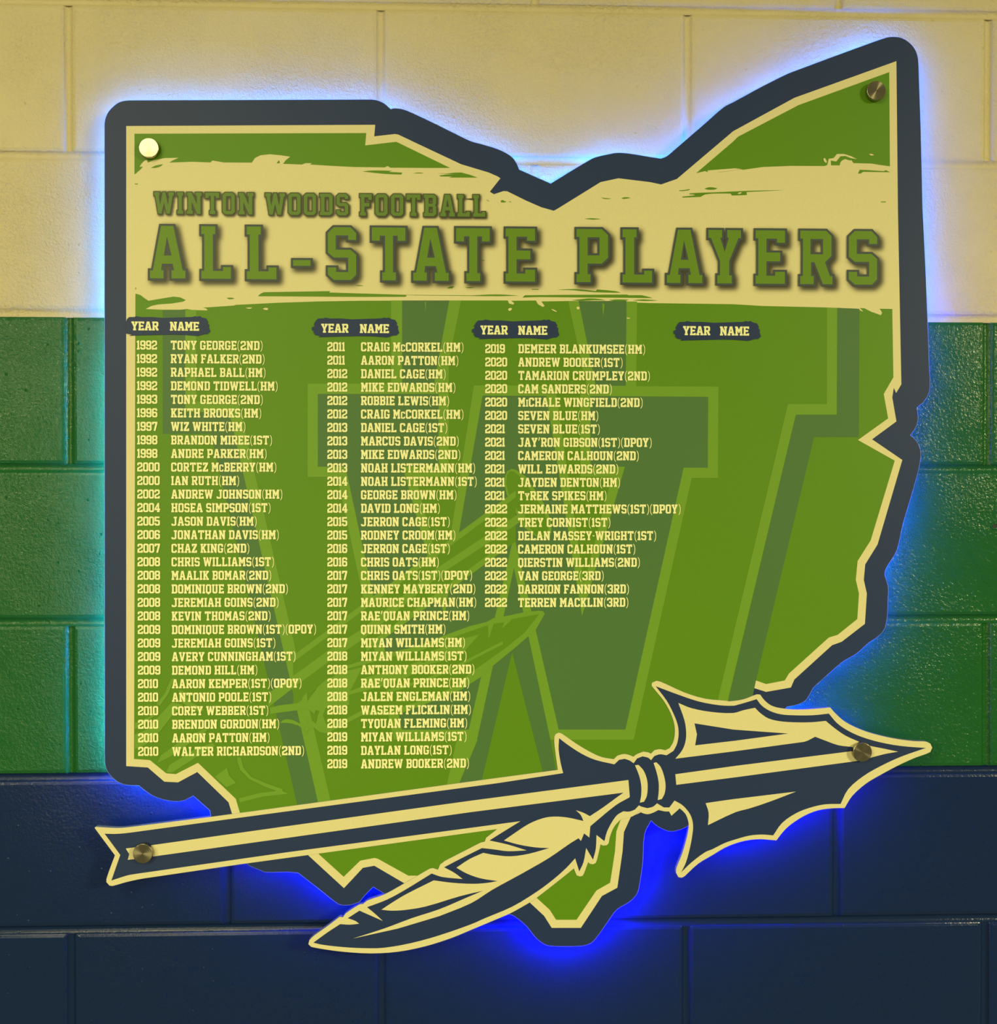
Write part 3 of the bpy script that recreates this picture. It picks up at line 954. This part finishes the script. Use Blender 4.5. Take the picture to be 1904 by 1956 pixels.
def raster(seq, base, ppu, edge, dx, dy, sigma, gain):
    acc = np.zeros((ny, nx))
    for ch, px in seq:
        py = base(px)
        loops = [[(px + x * ppu + dx, py - y * ppu + dy) for x, y in lp] for lp in glyph(ch, edge / ppu)]
        xs = [x for lp in loops for x, _ in lp]
        ys = [y for lp in loops for _, y in lp]
        i0, i1 = max(0, int((min(xs) - gx0) / st) - 1), min(nx, int((max(xs) - gx0) / st) + 2)
        j0, j1 = max(0, int((min(ys) - gy0) / st) - 1), min(ny, int((max(ys) - gy0) / st) + 2)
        sx_, sy_ = XX[j0:j1, i0:i1], YY[j0:j1, i0:i1]
        ins = np.zeros(sx_.shape, bool)
        for lp in loops:
            for a in range(len(lp)):
                (xa_, ya_), (xb_, yb_) = lp[a - 1], lp[a]
                if ya_ == yb_:
                    continue
                c = ((ya_ > sy_) != (yb_ > sy_)) & (sx_ < (xb_ - xa_) * (sy_ - ya_) / (yb_ - ya_) + xa_)
                ins ^= c
        acc[j0:j1, i0:i1] = np.maximum(acc[j0:j1, i0:i1], ins)
    r = int(3 * sigma / st) + 1
    k_ = np.exp(-0.5 * ((np.arange(-r, r + 1) * st) / sigma) ** 2)
    k_ /= k_.sum()
    acc = np.apply_along_axis(lambda m: np.convolve(m, k_, 'same'), 0, acc)
    acc = np.apply_along_axis(lambda m: np.convolve(m, k_, 'same'), 1, acc)
    return np.clip(acc * gain, 0, 0.92)


ink = np.maximum(raster(title, tb, T_PPU, 5.0, 6.0, 5.5, 4.6, 0.95), raster(sub, sb, S_PPU, 2.4, 2.2, 2.2, 1.9, 0.9))
vid = -np.ones((ny, nx), int)
V_, F, A_ = [], [], []
cell = (ink[:-1, :-1] > .012) | (ink[1:, :-1] > .012) | (ink[:-1, 1:] > .012) | (ink[1:, 1:] > .012)
js, is_ = np.nonzero(cell)
need = np.zeros((ny, nx), bool)
for dj in (0, 1):
    for di in (0, 1):
        need[js + dj, is_ + di] = True
vj, vi = np.nonzero(need)
vid[vj, vi] = np.arange(len(vj))
px_, py_ = gx0 + vi * st, gy0 + vj * st
D = [RX[k_] * ((px_ - IW / 2) / FPX) + RY[k_] + RZ[k_] * ((IH / 2 - py_) / FPX) for k_ in range(3)]
T_ = (-FRONT - CAM[1]) / D[1]
co = np.stack([CAM[0] + D[0] * T_ - ORX, np.full(len(vj), -(FRONT + 0.00006 * 16)), CAM[2] + D[2] * T_ - ORZ], 1)
fq = np.stack([vid[js, is_], vid[js + 1, is_], vid[js + 1, is_ + 1], vid[js, is_ + 1]], 1)
me = bpy.data.meshes.new('letter_shadow_print')
me.from_pydata(co.tolist(), [], fq.tolist())
ca = me.attributes.new('ink', 'FLOAT', 'POINT')
ca.data.foreach_set('value', ink[vj, vi].astype(np.float32))
me.materials.append(SHADE)
link('letter_shadow_print', me, sign)

for ch, px in title:
    letter('title_letter', ch, px, tb(px), T_PPU, 4.0, LEDGE, TFILL, 18)
for ch, px in sub:
    letter('subtitle_letter', ch, px, sb(px), S_PPU, 1.8, WEDGE, WFILL, 18)
many('brush_mark_print', [Z(600, 350, "1575 163 1655 158 1655 176 1575 168", 5.44)], WEDGE, 20.5, board)

# column headings ------------------------------------------------------------
plq = Z(450, 350, "555 1050 575 1040 570 1025 585 1000 600 985 640 984 650 978 690 985 760 984 850 991 1000 986 1060 984 1080 978 1095 982 1115 978 1130 988 1160 995 1175 1020 1170 1032 1182 1040 1180 1060 1190 1090 1170 1108 1150 1108 1100 1122 1000 1114 900 1112 700 1117 600 1120 620 1112 580 1105 565 1085 572 1078 556 1070")
for dx, dy, tx, ty, nx_ in ((-360.7, -2.7, 251.8, 631, 325.3), (0, 0, 614, 635.5, 687.7), (305.5, 3.8, 917.9, 638.9, 989.8), (690.3, 6.6, 1304.4, 640.2, 1374.8)):
    lp = [(max(x + dx, 241), y + dy) for x, y in plq]
    if dx < -300:
        lp = [q_ for i_, q_ in enumerate(lp) if not (q_[0] <= 241 and lp[i_ - 1][0] <= 241 and lp[(i_ + 1) % len(lp)][0] <= 241)]
    pl = face_mesh('heading_plaque', [lp], NAVY, 17, sign)
    text_mesh('heading_text', 'YEAR', tx, ty, 0.166, TEXT, 19, pl, 1.6, width=51.2)
    text_mesh('heading_text', 'NAME', nx_, ty + .6, 0.166, TEXT, 19, pl, 1.6, width=55)

c1 = """1992 TONY GEORGE(2ND)|1992 RYAN FALKER(2ND)|1992 RAPHAEL BALL(HM)|1992 DEMOND TIDWELL(HM)|1993 TONY GEORGE(2ND)|1996 KEITH BROOKS(HM)|1997 WIZ WHITE(HM)|1998 BRANDON MIREE(1ST)|1998 ANDRE PARKER(HM)|2000 CORTEZ McBERRY(HM)|2000 IAN RUTH(HM)|2002 ANDREW JOHNSON(HM)|2004 HOSEA SIMPSON(1ST)|2005 JASON DAVIS(HM)|2006 JONATHAN DAVIS(HM)|2007 CHAZ KING(2ND)|2008 CHRIS WILLIAMS(1ST)|2008 MAALIK BOMAR(2ND)|2008 DOMINIQUE BROWN(2ND)|2008 JEREMIAH GOINS(2ND)|2008 KEVIN THOMAS(2ND)|2009 DOMINIQUE BROWN(1ST)(OPOY)|2009 JEREMIAH GOINS(1ST)|2009 AVERY CUNNINGHAM(1ST)|2009 DEMOND HILL(HM)|2010 AARON KEMPER(1ST)(OPOY)|2010 ANTONIO POOLE(1ST)|2010 COREY WEBBER(1ST)|2010 BRENDON GORDON(HM)|2010 AARON PATTON(HM)|2010 WALTER RICHARDSON(2ND)"""
c2 = """2011 CRAIG McCORKEL(HM)|2011 AARON PATTON(HM)|2012 DANIEL CAGE(HM)|2012 MIKE EDWARDS(HM)|2012 ROBBIE LEWIS(HM)|2012 CRAIG McCORKEL(HM)|2013 DANIEL CAGE(1ST)|2013 MARCUS DAVIS(2ND)|2013 MIKE EDWARDS(2ND)|2013 NOAH LISTERMANN(HM)|2014 NOAH LISTERMANN(1ST)|2014 GEORGE BROWN(HM)|2014 DAVID LONG(HM)|2015 JERRON CAGE(1ST)|2015 RODNEY CROOM(HM)|2016 JERRON CAGE(1ST)|2016 CHRIS OATS(HM)|2017 CHRIS OATS(1ST)(DPOY)|2017 KENNEY MAYBERY(2ND)|2017 MAURICE CHAPMAN(HM)|2017 RAE'QUAN PRINCE(HM)|2017 QUINN SMITH(HM)|2017 MIYAN WILLIAMS(HM)|2018 MIYAN WILLIAMS(1ST)|2018 ANTHONY BOOKER(2ND)|2018 RAE'QUAN PRINCE(HM)|2018 JALEN ENGLEMAN(HM)|2018 WASEEM FLICKLIN(HM)|2018 TYQUAN FLEMING(HM)|2019 MIYAN WILLIAMS(1ST)|2019 DAYLAN LONG(1ST)|2019 ANDREW BOOKER(2ND)"""
c3 = """2019 DEMEER BLANKUMSEE(HM)|2020 ANDREW BOOKER(1ST)|2020 TAMARION CRUMPLEY(2ND)|2020 CAM SANDERS(2ND)|2020 MiCHALE WINGFIELD(2ND)|2020 SEVEN BLUE(HM)|2021 SEVEN BLUE(1ST)|2021 JAY'RON GIBSON(1ST)(DPOY)|2021 CAMERON CALHOUN(2ND)|2021 WILL EDWARDS(2ND)|2021 JAYDEN DENTON(HM)|2021 TyREK SPIKES(HM)|2022 JERMAINE MATTHEWS(1ST)(DPOY)|2022 TREY CORNIST(1ST)|2022 DELAN MASSEY-WRIGHT(1ST)|2022 CAMERON CALHOUN(1ST)|2022 QIERSTIN WILLIAMS(2ND)|2022 VAN GEORGE(3RD)|2022 DARRION FANNON(3RD)|2022 TERREN MACKLIN(3RD)"""
# (text, year x top/bottom, name x top/bottom, baseline first/last, scale)
for txt, yx, nx2, bl, ppu, sxx, nsx in ((c1, (262, 264.6), (326.7, 329.6), (668.0, 1443.6), 0.170, 1.0, 1.035),
                                   (c2, (625.6, 625.6), (689.8, 689.8), (671.2, 1467.3), 0.170, 0.985, 1.05),
                                   (c3, (926.9, 926.4), (989.9, 989.4), (674.8, 1159.3), 0.168, 0.985, 1.06)):
    rows = txt.split('|')
    for i, r_ in enumerate(rows):
        t = i / (len(rows) - 1)
        y, n_ = r_.split(' ', 1)
        by = bl[0] + (bl[1] - bl[0]) * t
        text_mesh('year_text', y, yx[0] + (yx[1] - yx[0]) * t, by - .3, ppu, TEXT, 17, sign, 1.7, sx=sxx)
        text_mesh('name_text', n_, nx2[0] + (nx2[1] - nx2[0]) * t, by, ppu, TEXT, 17, sign, 1.7, gap=10.0, sx=sxx * nsx)

# ------------------------------------------------------------------ standoff bolts
capm = bpy.data.meshes.new('standoff_cap')
r = 0.01265
V_, F = lathe([(0.0095, 0.0), (r * .985, -0.0004), (r, -0.0009), (r, -0.0052), (r * .985, -0.0058), (r * .95, -0.0062)], 64)
capm.from_pydata(V_, [], F)
capm.materials.append(METAL)
for p_ in capm.polygons:
    p_.use_smooth = len(p_.vertices) == 4
barm = bpy.data.meshes.new('standoff_barrel')
V_, F = lathe([(0.0092, 0.0006), (0.0095, 0.0), (0.0095, -(BACK - .0003)), (0.0092, -BACK)], 32)
barm.from_pydata(V_, [], F)
barm.materials.append(METAL)
for p_ in barm.polygons:
    p_.use_smooth = len(p_.vertices) == 4
for px, py in ((284.6, 283), (1673, 173.5), (273, 1630), (1646.5, 1436.5)):
    x, z = W(px, py, FRONT + .006)
    sb_ = link('standoff_cap', capm, sign, loc=(x - ORX, -(FRONT + 0.0012), z - ORZ))
    link('standoff_barrel', barm, sb_, loc=(0, FRONT + 0.0012, 0))

# ------------------------------------------------------------------ LED strip behind the board
path = [(224, 216), (712, 216), (745, 236), (900, 304), (960, 325), (978, 352), (1055, 380), (1145, 325), (1185, 318), (1262, 335),
        (1295, 325), (1405, 232), (1520, 170), (1690, 97), (1722, 110), (1727, 130), (1737, 350), (1750, 600), (1750, 735),
        (1722, 790), (1712, 845), (1730, 880), (1715, 960), (1688, 1055), (1668, 1100), (1668, 1170), (1650, 1205), (1615, 1230),
        (1550, 1272), (1505, 1305), (1470, 1345), (1500, 1380), (1550, 1400), (1610, 1430), (1600, 1475), (1550, 1510), (1470, 1560), (1370, 1590),
        (1335, 1550), (1238, 1538), (1212, 1595), (1205, 1690), (1175, 1725), (1125, 1765), (1100, 1790), (1050, 1790),
        (1000, 1735), (960, 1712), (860, 1700), (760, 1668), (710, 1662), (655, 1700), (635, 1700), (580, 1650), (500, 1630),
        (450, 1600), (425, 1560), (410, 1535), (375, 1498), (335, 1505), (290, 1485), (250, 1472), (224, 1440), (224, 800)]
# colour and brightness of the strip by place (px, py, r, g, b)
tone = [(224, 216, .00, .17, 1.0, .9), (224, 560, .00, .22, 1.0, 1.1), (224, 760, .00, .23, 1.0, 3.6), (224, 1440, .00, .23, 1.0, 4.2), (420, 1540, .0, .05, 1.0, 3.2),
        (600, 1680, .0, .03, 1.0, 3.0), (800, 216, .0, .14, 1.0, 1.1), (1055, 380, .0, .16, 1.0, 1.2), (1500, 180, .0, .12, 1.0, 1.3), (1730, 130, .0, .13, 1.0, 1.2),
        (1740, 500, .0, .12, 1.0, 1.3), (1740, 740, .0, .02, 1.0, 4.0), (1680, 1060, .0, .03, 1.0, 6.5), (1560, 1300, .0, .02, 1.0, 7.5),
        (1550, 1510, .0, .0, 1.0, 7.0), (1230, 1600, .0, .0, 1.0, 8.0), (1080, 1790, .0, .0, 1.0, 7.5), (900, 1700, .0, .01, 1.0, 4.0)]
path = offset(path, 6)
LED_GAIN = 75.0
dense = []
for i in range(len(path)):
    a, b = path[i], path[(i + 1) % len(path)]
    n = max(1, int(math.hypot(b[0] - a[0], b[1] - a[1]) / 30))
    for k in range(n):
        dense.append((a[0] + (b[0] - a[0]) * k / n, a[1] + (b[1] - a[1]) * k / n))
V_, F, C_ = [], [], []
n = len(dense)
hw = 0.004
for i in range(n):
    a, b, c = dense[i - 1], dense[i], dense[(i + 1) % n]
    (x0, z0), (x1, z1), (x2, z2) = W(*a, FRONT), W(*b, FRONT), W(*c, FRONT)
    tx, tz = x2 - x0, z2 - z0
    l_ = math.hypot(tx, tz)
    nx3, nz3 = -tz / l_, tx / l_
    for sgn, yy in ((1, -BACK), (1, -BACK + .0022), (-1, -BACK + .0022), (-1, -BACK)):
        V_.append((x1 - ORX + sgn * nx3 * hw, yy + .00005, z1 - ORZ + sgn * nz3 * hw))
    wsum, col = 0, np.zeros(3)
    for px, py, r_, g_, b_, s_ in tone:
        d2 = (px - b[0]) ** 2 + (py - b[1]) ** 2 + 400
        wg = 1 / d2 ** 1.6
        wsum += wg
        col += wg * np.array([r_, g_, b_]) * s_
    col = col / wsum * LED_GAIN
    C_ += [tuple(col) + (1,)] * 4
for i in range(n):
    j = (i + 1) % n
    for k in range(3):
        F.append((4 * i + k, 4 * j + k, 4 * j + k + 1, 4 * i + k + 1))
me = bpy.data.meshes.new('led_strip')
me.from_pydata(V_, [], F)
ca = me.attributes.new('led', 'FLOAT_COLOR', 'POINT')
ca.data.foreach_set('color', np.array(C_, dtype=np.float32).ravel())
me.materials.append(LED)
me.materials.append(ACRYL)
for i, p_ in enumerate(me.polygons):
    p_.material_index = 0 if i % 3 == 1 else 1
led = link('led_strip', me, sign)
led['label'] = 'blue light strip glowing behind the board'
